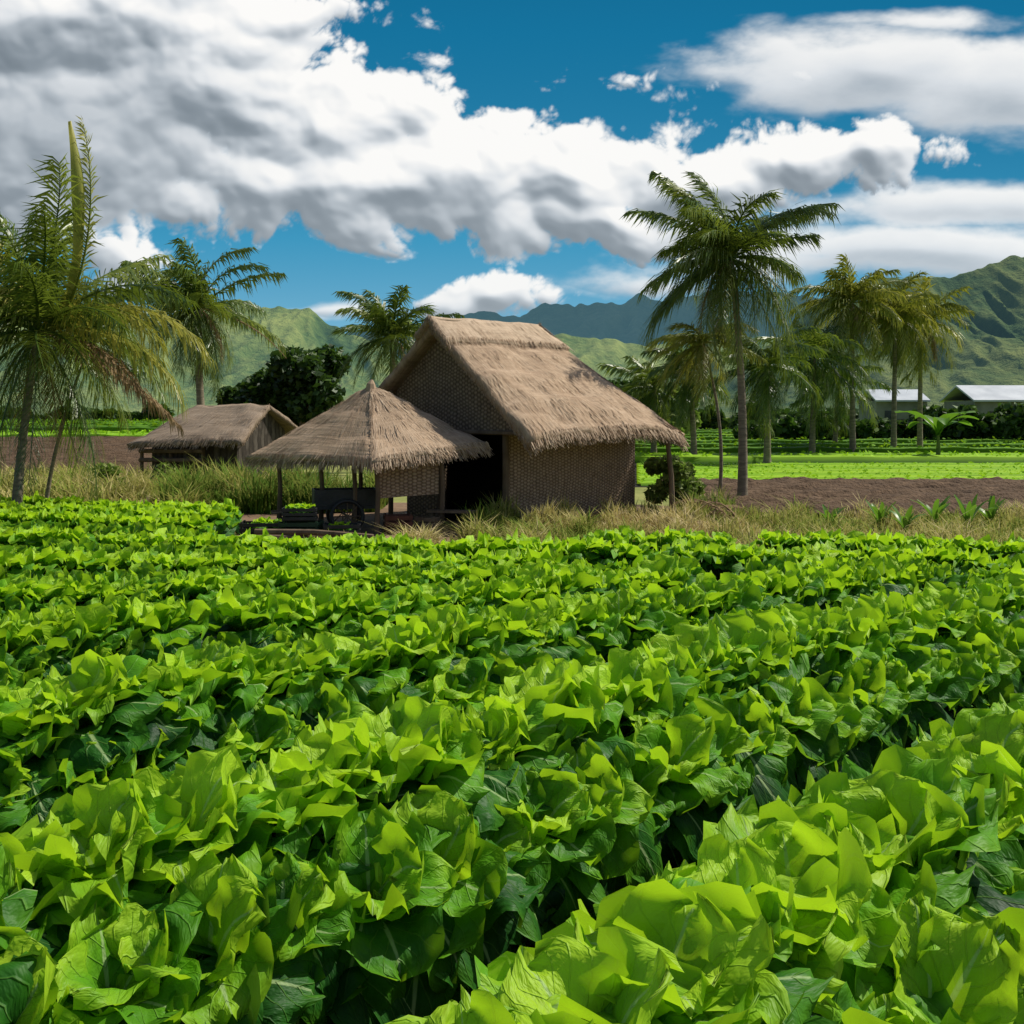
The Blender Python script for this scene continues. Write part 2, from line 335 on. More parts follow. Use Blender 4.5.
for bi,b in enumerate(beds):
    x=b[2]; row=[]; mh=mound(b)
    while x<b[3]:
        sl=(by(b,x+.01)-by(b,x))/.01; L=math.hypot(1,sl); tx,ty=1/L,sl/L; nx,ny=-ty,tx
        row.append((x,by(b,x),nx,ny)); x+=.36*tx
    V=[];Fc=[]
    for (x,y,nx,ny) in row:
        for o,h in((-.56,.0),(-.36,.26*mh),(0,.50*mh),(.36,.26*mh),(.56,.0)): V.append((x+nx*o,y+ny*o,h+.008+bi*.0007))
    for i in range(len(row)-1):
        for q in range(4): Fc.append((5*i+q,5*i+5+q,5*i+6+q,5*i+1+q))
    mb=MB(); mb.add(V,Fc)
    if b[0]<14: struct(mb.build('planting_bed',M_soil,smooth=True))
    for k,(x,y,nx,ny) in enumerate(row):
        for oi,o in enumerate((-.32,0,.32)):
            j=.5 if oi==1 else 0
            px=x+nx*o+ny*j*.36+random.uniform(-.04,.04); py=y+ny*o-nx*j*.36+random.uniform(-.04,.04)
            if py<1.6 or abs(px)>.50*py+1.3: continue
            lim=np.interp(px,[-12,-5.6,-4.9,-3,3,6,12],[24.5,22.0,16.6,16.0,16.7,16.1,14.9])
            if py>lim: continue
            if bi==8 and 3.2<px<3.7: continue
            if not ok(px,py,.29): continue
            grid.setdefault((int(math.floor(px)),int(math.floor(py))),[]).append((px,py,bi))
            plants.append((px,py,o,nx,ny,bi))
vis=[p for p in plants if abs(p[0])<.48*p[1]+.3 and p[1]>2.6]
vis.sort(key=lambda p:p[1]); near=set(id(p) for p in vis[:300])
print('plants',len(plants),'visible',len(vis),'dist300',vis[299][1])
far=MB()
for p in plants:
    x,y,o,nx,ny,bi=p; mh=mound(beds[bi])
    s=random.uniform(.88,1.12)*float(np.interp(y,[7,14],[1.06,.90])); z=(.50 if abs(o)<.1 else .27)*mh
    if id(p) in near:
        along=Matrix.Rotation(R(-16),4,Vector((nx,ny,0)))       # heads lean along the row
        if abs(o)<.1: me_=random.choice(LM); az_=random.uniform(0,6.28); tl=random.uniform(-.15,.15)
        else:
            me_=random.choice(LS); sg=1 if o>0 else -1; az_=math.atan2(ny*sg,nx*sg)+random.uniform(-.3,.3); tl=R(24)
        q=along@Matrix.Rotation(az_,4,'Z')@Matrix.Rotation(tl,4,'Y')@Matrix.Rotation(random.uniform(-.14,.14),4,'X')
        ob=bpy.data.objects.new('lettuce',me_); col.objects.link(ob)
        ob.rotation_euler=q.to_euler(); ob.location=(x,y,z); ob.scale=(s,s,s*random.uniform(.88,1.1))
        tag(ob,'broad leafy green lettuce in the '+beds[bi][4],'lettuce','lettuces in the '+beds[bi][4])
    else:
        tilt=R(34)*o/.32+random.uniform(-.12,.12)
        q=Matrix.Rotation(-tilt,4,Vector((ny,-nx,0)))@Matrix.Rotation(random.uniform(0,6.28),4,'Z')
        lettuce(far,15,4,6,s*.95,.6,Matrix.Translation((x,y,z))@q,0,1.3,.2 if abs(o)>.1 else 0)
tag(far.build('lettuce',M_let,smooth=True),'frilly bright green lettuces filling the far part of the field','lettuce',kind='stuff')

# ---------------------------------------------------------------- palms
def frond(mb,base,az,e0,L,bendtot,ll=.75,npair=34,w=.035,droop=.5,tint=.5,curl=0,pw=1.25):
    n=14; pts=[Vector(base)]; tans=[]; 
    for i in range(n):
        t=(i+.5)/n; e=e0-bendtot*t**pw; a=az+curl*t
        d=Vector((math.cos(a)*math.cos(e),math.sin(a)*math.cos(e),math.sin(e))); tans.append(d); pts.append(pts[-1]+d*L/n)
    tans.append(tans[-1])
    mb.tube(pts,[.035*(1-.85*i/n) for i in range(n+1)],4,False)
    for k in range(npair):
        s=.10+.90*k/(npair-1); f=s*n; i=min(int(f),n-1); p=pts[i].lerp(pts[i+1],f-i); tn=tans[i].lerp(tans[min(i+1,n)],f-i).normalized()
        side=tn.cross(Vector((0,0,1))); 
        if side.length<.05: side=Vector((math.sin(az),-math.cos(az),0))
        side.normalize(); up=side.cross(tn).normalized()
        l=ll*(math.sin(math.pi*(.16+.74*s))**.55)*random.uniform(.65,1.2)
        for sg in(-1,1):
            d=(side*sg*(.85-.35*s)+tn*(.55+.6*s)+up*random.uniform(-.15,.45)+Vector((random.gauss(0,.13)-.10,random.gauss(0,.13),0))).normalized()
            dr=droop*random.uniform(.4,1.7)
            m_=p+d*l*.45+Vector((0,0,-.10*dr*l)); e_=m_+(d*.8+Vector((-.2,0,-1.0*dr))).normalized()*l*.55
            wv=tn*w*.5+Vector((0,0,.4*w*.5))
            tt=min(1,max(0,tint+random.uniform(-.2,.25)))
            mb.add([p-wv*.6,p+wv*.6,m_+wv,m_-wv,e_],[(0,1,2,3),(3,2,4)],[tt]*5)
def palm(label,base,top,nf,L,m,ntrunk=.16,elev=(-40,80),seed=0,ll=.75,w=.035,npair=34,group=None,lean=0,dead=3,bend=(45,95),wind=.3,dr=(.3,.9)):
    random.seed(seed); base=Vector(base); top=Vector(top)
    root=empty('palm_tree',label,'palm tree',base,0,group)
    tb=MB(); pts=[];rad=[]; d=top-base
    for i in range(25):
        t=i/24; pts.append(Vector((d.x*t**1.6+lean*math.sin(math.pi*t),d.y*t,d.z*t)))
        rad.append(ntrunk*(1.35-.75*t**.5)*(1+.05*(i%2)))
    rad[0]*=1.3
    tb.tube(pts,rad,9); tb.build('trunk',M_trunk,root,True)
    cb=MB(); 
    for k in range(nf):
        q=(k+.5)/nf; e=R(elev[0]+(elev[1]-elev[0])*q+random.uniform(-14,14)); az=k*2.39996+random.uniform(-.45,.45)
        az-=wind*math.sin(az-math.pi)
        frond(cb,d,az,e,L*random.uniform(.7,1.15),R(random.uniform(*bend))*(.6+.5*q*.6),ll,npair,w,random.uniform(*dr),.1+.7*random.random(),random.uniform(-.6,.6))
    cb.build('crown',m,root)
    for k in range(dead):
        db=MB(); frond(db,d,random.uniform(0,6.28),R(-45),L*.7,R(50),ll*.7,npair-8,w,1.2,.5); db.build('dead_frond',M_dead,root)
    return root,d
# left big palm
b=G(15,532); t=P(38,332,b.y+.3)
pl,dl=palm('big palm at the left edge with long ragged fronds in front of the ploughed soil',b,t,38,3.6,M_palm,.10,(-55,84),11,1.0,.042,70,dead=2,bend=(35,95),dr=(.5,1.5))
random.seed(77)
mb=MB(); add_leaf(mb,4.6,.15,R(58),R(-20),R(-35),.75,4,26,.4,.6,.8,0,None,fine=.5); frond(mb,(0,0,0),R(-35),R(32),4.6,R(-78),.42,80,.035,.5,.7,0,.8)
mb.V=[(v_[0]+dl.x+.3,v_[1]+dl.y,v_[2]+dl.z) for v_ in mb.V]
mb.build('upright_frond',M_palm_y,pl,True)
for (a_,e_,l_,bt,dr_,mt,nm) in [(-25,30,3.6,80,1.2,M_palm_y,'yellow_frond'),(200,80,3.4,70,.8,M_palm_y,'yellow_frond'),(215,60,3.0,80,.9,M_palm_y,'yellow_frond'),(-8,12,3.7,80,1.2,M_palm_y,'yellow_frond'),(5,35,3.9,95,1.0,M_palm_y,'yellow_frond'),(-12,-5,3.0,55,1.5,M_dead,'dead_frond'),(12,-22,3.4,28,1.2,M_dead,'dead_frond')]:
    mb=MB(); frond(mb,dl,R(a_),R(e_),l_,R(bt),.95 if nm[0]=='y' else .7,64,.045,dr_,.85 if nm[0]=='y' else .4); mb.build(nm,mt,pl)
b=P(45,415,24.5); b.z=0
palm('slender leaning young palm just behind the big left palm',b,P(92,340,24.5),16,2.0,M_palm,.045,(-20,80),5,.8,.038,44,dead=1)
b=P(208,0,41);b.z=0
pr_,d2=palm('palm with drooping fronds rising behind the small dark hut',b,P(200,308,41),38,3.0,M_palm,.17,(-70,85),3,1.05,.055,56,lean=-.2,dead=2,bend=(45,105),dr=(.5,1.5))
mb=MB(); frond(mb,d2,R(-10),R(-12),3.9,R(38),.25,20,.05,.8,.3); mb.build('bare_frond',M_dead,pr_)
b=P(392,0,46);b.z=0
palm('palm crown showing above the pyramid roof, left of the large hut',b,P(393,336,46),32,2.7,M_palm,.17,(-55,80),9,.95,.058,50,dead=1,dr=(.4,1.3))
b=G(742,508)
palm('tallest palm at right with a curved grey trunk and full crown',b,P(731,258,b.y+.2),44,2.85,M_palm,.115,(-66,84),21,.88,.038,74,lean=.08,dead=2,bend=(35,95),wind=.35,dr=(.4,1.5))
b=G(719,503)
palm('slender palm with a thin trunk just left of the tallest palm',b,P(703,342,b.y),22,1.6,M_palm_y,.05,(-65,60),14,.6,.032,46,lean=.15,dead=1)
for i,(px,py,Y,n,L,lb) in enumerate([
  (768,366,52,28,3.2,'short palm right behind the trunk of the tallest palm'),
  (815,358,60,30,3.6,'dense palm left of the row of far palms at right'),
  (852,303,62,38,3.4,'tall slim palm with pale fronds left of the far right pair'),
  (896,316,64,38,3.4,'left one of the touching pair of tall far palms at right'),
  (921,322,67,38,3.5,'right one of the touching pair of tall far palms at right'),
  (655,390,60,20,3.0,'low palm between the large hut and the tallest palm'),
  (838,384,72,24,3.4,'low palm in the shade under the tall slim pale palm'),
  (690,372,58,24,2.8,'short palm directly behind the slender thin trunked palm')]):
    b=P(px+random.uniform(-4,4),0,Y);b.z=0
    palm(lb,b,P(px,py,Y),n,L,(M_palm_y if i in(2,3,4) else M_palm),.16,(-85,80),40+i,1.2,.08,42,dead=2 if i in(2,3,4) else 0,bend=(40,110),dr=(.5,1.5))
def banana(label,base,n,L,seed,w=.35):
    random.seed(seed); root=empty('banana_plant',label,'banana plant',base)
    tb=MB(); tb.tube([(0,0,0),(.02,0,L*.3),(0,0,L*.55)],[.14,.11,.06],8); tb.build('stem',M_bush,root)
    cb=MB()
    for k in range(n):
        az=k*2.4+random.uniform(-.3,.3); 
        add_leaf(cb,L*random.uniform(.8,1.1),w*L*.4,R(15),R(random.uniform(70,130)),az,.5,4,9,.25,.2,1.0,L*.5)
    cb.build('foliage',M_banana,root,True); return root
b=P(938,0,58);b.z=0; banana('banana plant with wide arching leaves at right edge of the green terraces',b,9,2.6,3)

# broadleaf crowns
def tree(name,label,cat,base,top,rx,n,leaf,m,seed,group=None,nb=14,trunk=.2,low=.15):
    random.seed(seed); base=Vector(base); hgt=top; root=empty(name,label,cat,base,0,group)
    tb=MB(); tb.tube([(0,0,0),(.1,0,hgt*.3),(0,.05,hgt*.6)],[trunk,trunk*.75,trunk*.4],8)
    mb=MB()
    for k in range(nb):
        a=random.uniform(0,6.28); rr=rx*random.uniform(.1,.68); zc=hgt*random.uniform(low+.15,.8)
        if k==0: rr=0; zc=hgt*.78
        c=np.array([math.cos(a)*rr,math.sin(a)*rr,zc]); br=rx*random.uniform(.28,.42)
        tb.tube([(0,.02,hgt*.35),tuple(c*.55+np.array([0,0,hgt*.15])),tuple(c)],[trunk*.4,trunk*.25,.03],5)
        m_=n//nb; d=RNG.normal(size=(m_,3)); d/=np.linalg.norm(d,axis=1)[:,None]; r=br*RNG.uniform(.6,1.08,m_)[:,None]
        C=c+d*r*np.array([1,1,.8]); C[:,2]=np.clip(C[:,2],.05,hgt)
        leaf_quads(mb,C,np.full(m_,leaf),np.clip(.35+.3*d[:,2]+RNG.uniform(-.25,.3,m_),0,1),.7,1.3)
    tb.build('trunk',M_wood,root); mb.build('crown' if trunk>.12 else 'foliage',m,root); return root
def at(px,Y): v=P(px,0,Y); v.z=0; return v
tree('broadleaf_tree','dark dense broadleaf tree behind the small dark hut','tree',at(300,56),6.4,2.9,12000,.2,M_tree,1,nb=24)
tree('broadleaf_tree','lower dark tree joined to the left of the dark dense tree','tree',at(262,60),5.2,2.4,7000,.2,M_tree,2,nb=18)
tree('broadleaf_tree','dark bushy tree right behind the eave of the large hut','tree',at(628,64),4.8,2.4,5000,.24,M_tree,4)
tree('broadleaf_tree','mid green bushy tree between the large hut and the slender palm','tree',at(668,68),4.4,2.4,5000,.25,M_bush,5)
tree('shrub','pale green rounded shrub against the right corner of the large hut','shrub',(3.75,26.0,0),1.6,.75,3500,.07,M_bush,6,trunk=.04,nb=10,low=0)
tree('shrub','small pale shrub right of the rounded shrub by the large hut','shrub',(4.5,27.2,0),.9,.55,1600,.07,M_bush,7,trunk=.03,nb=8,low=0)
for i,(px,Y,h_,r_) in enumerate([(165,31,1.1,.8),(108,29,1.2,.6)]):
    tree('shrub',['low olive weed bush left of the small hut','ragged weed bush midway between the left palm and the small hut'][i],'shrub',at(px,Y),h_,r_,700,.06,M_bush,50+i,None,trunk=.03,nb=8,low=0)
mb=MB()
for (x0p,x1p,Y,hh,n) in [(600,1080,165,4.6,9000),(-60,170,260,5,3500),(430,660,120,4,2500),(740,930,88,3.0,5000),(925,1080,84,4.0,6000)]:
    xs=RNG.uniform(x0p,x1p,n); hv=np.array([hh*(.62+.6*noise.noise(Vector((x*.035,Y,0)))+.4*noise.noise(Vector((x*.13,Y,4)))) for x in xs])
    C=np.stack([(xs-512)/F*Y,Y+RNG.uniform(-2,2,n),hv*RNG.uniform(0,1,n)**.6],axis=1); leaf_quads(mb,C,np.full(n,.0042*Y),RNG.uniform(.15,1.0,n),.6,1.5)
tag(mb.build('hedge',M_tree),'dark far hedge and woods along the foot of the mountains','hedge',kind='stuff')
for i,(px,py,L) in enumerate([(880,531,.55),(905,535,.5),(935,528,.6),(968,531,.6),(990,528,.6),(830,530,.45)]):
    g=G(px,py); random.seed(90+i); root=empty('leafy_weed',['broad leaved dark green weed, leftmost of the close pair in the dry grass at right','broad leaved weed just right of the leftmost dark weed','weed with upright leaves in the middle of the dry grass at right','weed second from the right end of the dry grass','rightmost broad leaved weed in the dry grass','small lone weed in the dry grass below the tallest palm'][i],'weed',g)
    mb=MB()
    for k in range(9): add_leaf(mb,L*random.uniform(.8,1.3),.06,R(8),R(random.uniform(20,90)),k*2.4,.3+.4*random.random(),2,6,.2,.2,1.2,.05)
    mb.build('foliage',M_banana,root,True)
    sb=MB(); sb.tube([(0,0,0),(0,0,L*.4)],.012,5); sb.build('stem',M_bush,root)

# ---------------------------------------------------------------- thatch
def slab(mb,A,B,C,D,nu=16,nv=14,th=.16,amp=.035,strands=None,ns=0,fringe=0,curl=0,lay=.02,rnd=0):
    """A-B upper edge, D-C lower edge"""
    A,B,C,D=map(Vector,(A,B,C,D)); n=(C-A).cross(B-D) ; n.normalize()
    if n.z<0: n=-n
    V=[];T=[];U=[];Fc=[]
    wl=(C-D).length; sl=((D-A).length+(C-B).length)/2
    def base(u,v):
        return A.lerp(B,u).lerp(D.lerp(C,u),v)+Vector((0,0,-curl*(v**4)-curl*.9*(abs(2*u-1)**6)*v-rnd*u**5*(v*(1.4-v*.6))))
    def pt(u,v):
        p=base(u,v)
        return p+n*(amp*noise.noise(p*1.7)*1.6+amp*.4*noise.noise(p*5)+lay*((v*sl*2.2)%1.0))
    for j in range(nv+1):
        for i in range(nu+1):
            u,v=i/nu,j/nv; V.append(pt(u,v)); T.append(.5); U.append((u*wl,v*sl))
    k=len(V)
    for j in range(nv+1):
        for i in range(nu+1):
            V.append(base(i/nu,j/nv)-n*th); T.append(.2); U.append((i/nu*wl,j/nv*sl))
    for j in range(nv):
        for i in range(nu):
            a=j*(nu+1)+i; Fc.append((a,a+nu+1,a+nu+2,a+1)); Fc.append((k+a,k+a+1,k+a+nu+2,k+a+nu+1))
    for i in range(nu):
        a=i; Fc.append((a,a+1,k+a+1,k+a)); a=nv*(nu+1)+i; Fc.append((a,k+a,k+a+1,a+1))
    for j in range(nv):
        a=j*(nu+1); Fc.append((a,k+a,k+a+nu+1,a+nu+1)); a=a+nu; Fc.append((a,a+nu+1,k+a+nu+1,k+a))
    mb.add(V,Fc,T,U)
    if strands is None: return
    sd=(C-D).normalized()
    for _ in range(ns):
        u=random.random(); v=random.random()**.8; p=pt(u,v*.97)+n*.006
        d=((D-A).normalized().lerp((C-B).normalized(),u)+sd*random.uniform(-.05,.05)).normalized(); l=random.uniform(.12,.35); w=sd*random.uniform(.005,.010)
        e=p+d*l+n*random.uniform(-.015,.008)
        t=random.uniform(.3,1); strands.add([p-w,p+w,e+w*.5,e-w*.5],[(0,1,2,3)],[t]*4)
    for _ in range(fringe):
        u=random.random(); p=base(u,1)-n*random.uniform(-.01,th); d=((D-A).normalized().lerp((C-B).normalized(),u)+Vector((0,0,-random.uniform(.3,1.3)))+sd*random.uniform(-.2,.2)).normalized()
        l=random.uniform(.04,.2); w=sd*random.uniform(.007,.015); p0=p-d*.12; e=p+d*l; t=random.random()
        strands.add([p0-w,p0+w,e+w*.4,e-w*.4],[(0,1,2,3)],[t]*4)
    for (u_,sg,S,E) in ((0,-1,A,D),(1,1,B,C)):
        for _ in range(fringe//2):
            v=random.random(); p=base(u_,v)-n*random.uniform(-.01,th); d=((E-S).normalized()*.9+sd*sg*random.uniform(.1,.6)+Vector((0,0,-random.uniform(0,.5)))).normalized()
            l=random.uniform(.03,.12); w=sd.cross(n)*random.uniform(.006,.014); e=p+d*l; p0=p-d*.08; t=random.random()*.8
            strands.add([p0-w,p0+w,e+w*.4,e-w*.4],[(0,1,2,3)],[t]*4)
def panel(mb,pts,th,nrm,uvx):
    pts=[Vector(p) for p in pts]; n=Vector(nrm).normalized(); uvx=Vector(uvx)
    k=len(pts); V=pts+[p-n*th for p in pts]; U=[(p.dot(uvx)+20,p.z) for p in pts]*2
    Fc=[tuple(range(k)),tuple(range(2*k-1,k-1,-1))]+[(i,i+k,(i+1)%k+k,(i+1)%k) for i in range(k)]
    mb.add(V,Fc,None,U)
random.seed(5)
O=Vector((-1.76,24.5,0)); UU=Vector((.68,-.73,0)).normalized(); VV=Vector((.73,.68,0)).normalized(); Zv=Vector((0,0,1))
def W(u,v,z): return UU*u+VV*v+Zv*z
hut=empty('thatched_hut','large hut with a broad steep thatched roof and woven walls beside the pyramid roofed shelter','hut',O)
rz=4.46; k1=.742
rb=MB(); sb=MB()
slab(rb,W(0,-.05,rz),W(0,3.2,rz),W(3.35,4.75,rz-3.40*k1+.42),W(3.25,-.1,rz-3.35*k1+.18),34,40,.2,.05,sb,1500,1700,.16,.02,.30)
slab(rb,W(0,3.2,rz),W(0,-.05,rz),W(-1.95,-.1,rz-1.95*k1),W(-1.95,3.6,rz-1.95*k1),18,12,.2,.04,sb,200,500)
slab(rb,W(-.03,3.2,rz-.02),W(.03,3.2,rz-.02),W(3.3,4.78,1.95),W(-1.95,4.95,2.2),14,12,.16,.03,sb,100,500)
ro=rb.build('roof',M_thatch,hut,True); sb.build('loose_straw',M_straw,ro)
cb=MB(); s2=MB()
slab(cb,W(0,-.14,rz+.15),W(0,3.32,rz+.15),W(.72,3.62,rz-.40),W(.7,-.16,rz-.40),20,8,.13,.04,s2,200,700,.03,0)
slab(cb,W(0,3.32,rz+.15),W(0,-.14,rz+.15),W(-.5,-.14,rz-.28),W(-.5,3.3,rz-.28),20,6,.12,.04,s2,100,300,0,0)
rc=cb.build('ridge_cap',M_cap,ro,True); s2.build('ridge_straw',M_straw,ro)
u0=1.9
# the side wall bulges a little, like a stretched mat
wb=MB(); V=[];U=[];Fc=[];nu_=24
for i in range(nu_+1):
    v=.5+4.15*i/nu_; top=2.95 if v<4.0 else 2.95-(v-4.0)*1.15; bl=.16*math.sin(math.pi*i/nu_)**.8
    for j in range(7):
        z=top*j/6; V.append(W(u0+bl*math.sin(math.pi*min(1,z/2.6))**.7*.8+.015*noise.noise(Vector((v*2,z*2,0))),v,z)); U.append((v+20,z))
for i in range(nu_):
    for j in range(6): a=i*7+j; Fc.append((a,a+7,a+8,a+1))
wb.add(V,Fc,None,U); wb.build('wall',M_weave,hut,True)
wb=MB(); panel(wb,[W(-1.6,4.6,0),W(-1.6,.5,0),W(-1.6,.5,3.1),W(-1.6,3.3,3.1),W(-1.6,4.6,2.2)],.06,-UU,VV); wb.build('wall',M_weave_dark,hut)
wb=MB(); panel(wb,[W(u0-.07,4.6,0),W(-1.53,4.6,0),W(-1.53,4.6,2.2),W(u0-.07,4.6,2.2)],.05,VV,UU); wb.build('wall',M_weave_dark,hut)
wb=MB(); panel(wb,[W(u0-.06,4.5,.02),W(u0-.06,.52,.02),W(u0-.06,.52,2.9),W(u0-.06,4.0,2.8),W(u0-.06,4.5,2.2)],.02,-UU,VV); wb.build('shade_panel',M_shade,hut)  # added lining in the painted shade tone, keeps the interior dark
wb=MB(); panel(wb,[W(-1.45,1.6,.02),W(1.75,1.6,.02),W(1.75,1.6,2.9),W(-1.45,1.6,2.9)],.03,-VV,UU); wb.build('shade_panel',M_shade,hut)  # added partition behind the doorway, its shade put into the colour
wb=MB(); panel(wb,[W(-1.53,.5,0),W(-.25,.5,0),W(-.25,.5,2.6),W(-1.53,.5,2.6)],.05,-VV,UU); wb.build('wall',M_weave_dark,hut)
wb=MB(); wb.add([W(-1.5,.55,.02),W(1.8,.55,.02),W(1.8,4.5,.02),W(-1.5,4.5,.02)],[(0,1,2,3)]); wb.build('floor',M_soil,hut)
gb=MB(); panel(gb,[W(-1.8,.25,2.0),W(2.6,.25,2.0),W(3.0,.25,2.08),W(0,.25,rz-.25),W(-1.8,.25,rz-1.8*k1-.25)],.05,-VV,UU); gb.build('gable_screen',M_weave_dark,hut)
for (u,v,r_,zt) in [(1.92,.42,.07,2.9),(-.3,.42,.06,2.9),(-1.7,.1,.06,3.0)]:
    pb=MB(); pb.tube([W(u,v,0),W(u+.02,v,zt/2),W(u,v,zt)],r_,8); pb.build('post',M_wood,hut)
pb=MB(); pb.tube([W(3.2,4.45,0),W(3.2,4.4,1),W(3.15,4.3,2.0)],[.07,.06,.05],8); pb.build('post',M_wood,hut)
pb=MB(); pb.tube([W(-1.7,.2,2.05),W(2.9,.2,2.02)],.05,6); pb.build('beam',M_wood,hut)
# pyramid shelter
S0=Vector((-3.1,23.8,0)); sh=empty('thatched_shelter','open sided shelter with a pointed pyramid thatch roof in front of the large hut','shelter',S0)
ap=P(371,386,23.8)-S0; Lc=Vector((-5.72,23.6,1.5))-S0; Fc_=Vector((-2.75,21.5,1.5))-S0; Rc=Vector((-.46,22.95,1.78))-S0; Bc=Vector((-3.4,25.8,1.7))-S0
rb=MB(); sb=MB()
for (a,b_,n_) in ((Lc,Fc_,550),(Fc_,Rc,510),(Rc,Bc,150),(Bc,Lc,150)):
    e=(b_-a).normalized()*.03
    slab(rb,ap-e,ap+e,b_,a,16,18,.12,.045,sb,n_,800 if n_>500 else 150,.02)
ro=rb.build('roof',M_thatch,sh,True); sb.build('loose_straw',M_straw,ro)
tb=MB(); tb.tube([ap+Vector((0,0,-.15)),ap+Vector((0,0,.05)),ap+Vector((.02,0,.14))],[.14,.09,.02],8); tb.build('roof_tip',M_thatch,ro)
for (x,y,zt) in [(-2.72,22.1,1.62),(-1.45,22.6,1.8),(-5.0,23.6,1.7),(-3.45,24.9,1.9),(-3.25,22.6,1.75),(-4.0,23.0,1.8)]:
    pb=MB(); pb.tube([Vector((x,y,0))-S0,Vector((x+.03,y,zt*.5))-S0,Vector((x-.02,y,zt))-S0],[.06,.05,.045],7); pb.build('post',M_wood,sh)
wb=MB(); a=Vector((-2.68,22.12,0))-S0; b_=Vector((-1.5,22.6,0))-S0; dr=(b_-a).normalized(); nn=Vector((dr.y,-dr.x,0))
panel(wb,[a+Zv*.72,b_+Zv*.78,b_+Zv*1.6,a+Zv*1.5],.04,nn,dr); wb.build('woven_screen',M_weave,sh)
pb=MB(); pb.tube([Lc+Vector((.6,0,.02)),Fc_+Vector((0,.5,.02))],.04,6); pb.build('beam',M_wood,sh)
pb=MB(); pb.tube([Rc+Vector((-.5,0,-.1)),Fc_+Vector((.05,.5,.02))],.04,6); pb.build('beam',M_wood,sh)
# small hut
Q=Vector((P(232,0,35).x,35,0)); sm=empty('small_hut','small dark walled hut with a low greyish thatched roof left of the shelter','hut',Q)
e1=Vector((.93,-.36,0)).normalized(); e2=Vector((-.36,-.93,0)).normalized()
def w(a,b__,z): return e1*a+e2*b__+Zv*z
rb=MB(); sb=MB()
slab(rb,w(-1.35,0,2.72),w(1.4,0,2.72),w(1.8,2.05,1.75),w(-2.3,2.15,1.6),16,16,.14,.06,sb,300,350,.08)
slab(rb,w(1.4,0,2.72),w(-1.35,0,2.72),w(-1.6,-1.5,1.9),w(1.75,-1.6,1.85),12,8,.14,.04,sb,50,150)
ro=rb.build('roof',M_thatch_old,sm,True); sb.build('loose_straw',M_straw,ro)
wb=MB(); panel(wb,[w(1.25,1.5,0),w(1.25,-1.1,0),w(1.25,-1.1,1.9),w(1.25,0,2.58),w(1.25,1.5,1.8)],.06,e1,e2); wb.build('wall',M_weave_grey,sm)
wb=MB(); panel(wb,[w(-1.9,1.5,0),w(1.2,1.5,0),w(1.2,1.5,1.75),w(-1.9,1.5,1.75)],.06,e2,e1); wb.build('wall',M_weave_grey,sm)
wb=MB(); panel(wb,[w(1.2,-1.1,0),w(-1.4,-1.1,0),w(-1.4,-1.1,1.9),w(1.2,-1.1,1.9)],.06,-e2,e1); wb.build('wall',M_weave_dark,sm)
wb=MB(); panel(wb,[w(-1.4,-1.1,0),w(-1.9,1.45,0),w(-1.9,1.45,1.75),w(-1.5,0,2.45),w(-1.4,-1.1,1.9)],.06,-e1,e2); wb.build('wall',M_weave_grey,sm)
for z in (1.0,1.28,1.5):
    pb=MB(); pb.tube([w(-2.2,1.7,z),w(.2,1.72,z+.03)],.07,7); pb.build('rail_pole',M_wood,sm)
for a in(-2.2,-1.1,.1):
    pb=MB(); pb.tube([w(a,1.62,0),w(a,1.6,1.65)],.06,7); pb.build('post',M_wood,sm)

# ---------------------------------------------------------------- things in the yard
def crate(label,loc,rz,sz,m,fill=None,group=None):
    x,y,z=sz; root=empty('crate',label,'crate',loc,rz,group)
    mb=MB(); t=.02
    for k in range(3):
        zz=z*(.18+.32*k)
        mb.box((0,-y/2,zz),(x,t,z*.22)); mb.box((0,y/2,zz),(x,t,z*.22)); mb.box((-x/2+.001,0,zz+.002),(t,y-.03,z*.22)); mb.box((x/2-.001,0,zz+.002),(t,y-.03,z*.22))
    mb.build('slat_side',m,root)
    for sx in(-1,1):
        for sy in(-1,1):
            b2=MB(); b2.box((sx*(x/2-.035),sy*(y/2-.035),z/2),(.04,.04,z)); b2.build('corner_post',m,root)
    b3=MB(); b3.box((0,0,.015),(x-.05,y-.05,.02)); b3.build('base',m,root)
    return root
def greens(label,loc,r,n,s=.7):
    mb=MB()
    for k in range(n): lettuce(mb,9,3,5,s,.4,Matrix.Translation((random.uniform(-r,r),random.uniform(-r*.4,r*.4),0)))
    o=mb.build('harvested_greens',M_let,smooth=True); o.location=loc; return tag(o,label,'vegetables')
def Yp(px,Y,z=0): v=at(px,Y); v.z=z; return v
crate('black slatted crate on the ground at the left end of the row under the shelter',Yp(262,21.6),.1,(.8,.5,.32),M_black)
crate('dark green slatted crate second from the left below the shelter',Yp(301,21.5),-.05,(.78,.5,.34),M_dgreen)
crate('black low crate in front of the shelter post',Yp(342,21.4),.15,(.7,.45,.3),M_black)
crate('dark crate stacked on the dark green crate',Yp(300,21.5,.345),.1,(.65,.42,.26),M_black)
crate('dark reddish wooden crate on the ground right of the shelter post',Yp(398,22.3),.2,(.55,.4,.4),M_red)
crate('small brown crate beside the hut doorway',Yp(428,22.5),-.3,(.45,.4,.34),M_wood)
greens('heap of cut greens lying in the leftmost black crate',Yp(262,21.6,.15),.25,4,.55)
greens('heap of cut greens in the front black low crate',Yp(342,21.4,.12),.2,3,.48)
greens('heap of cut greens on top of the stacked dark crate',Yp(300,21.5,.48),.2,3,.48)
ct=empty('farm_cart','dark two wheeled farm cart parked under the shelter','cart',Yp(345,22.9),.25)
mb=MB(); mb.box((0,0,.5),(1.3,.75,.06)); mb.build('bed',M_black,ct)
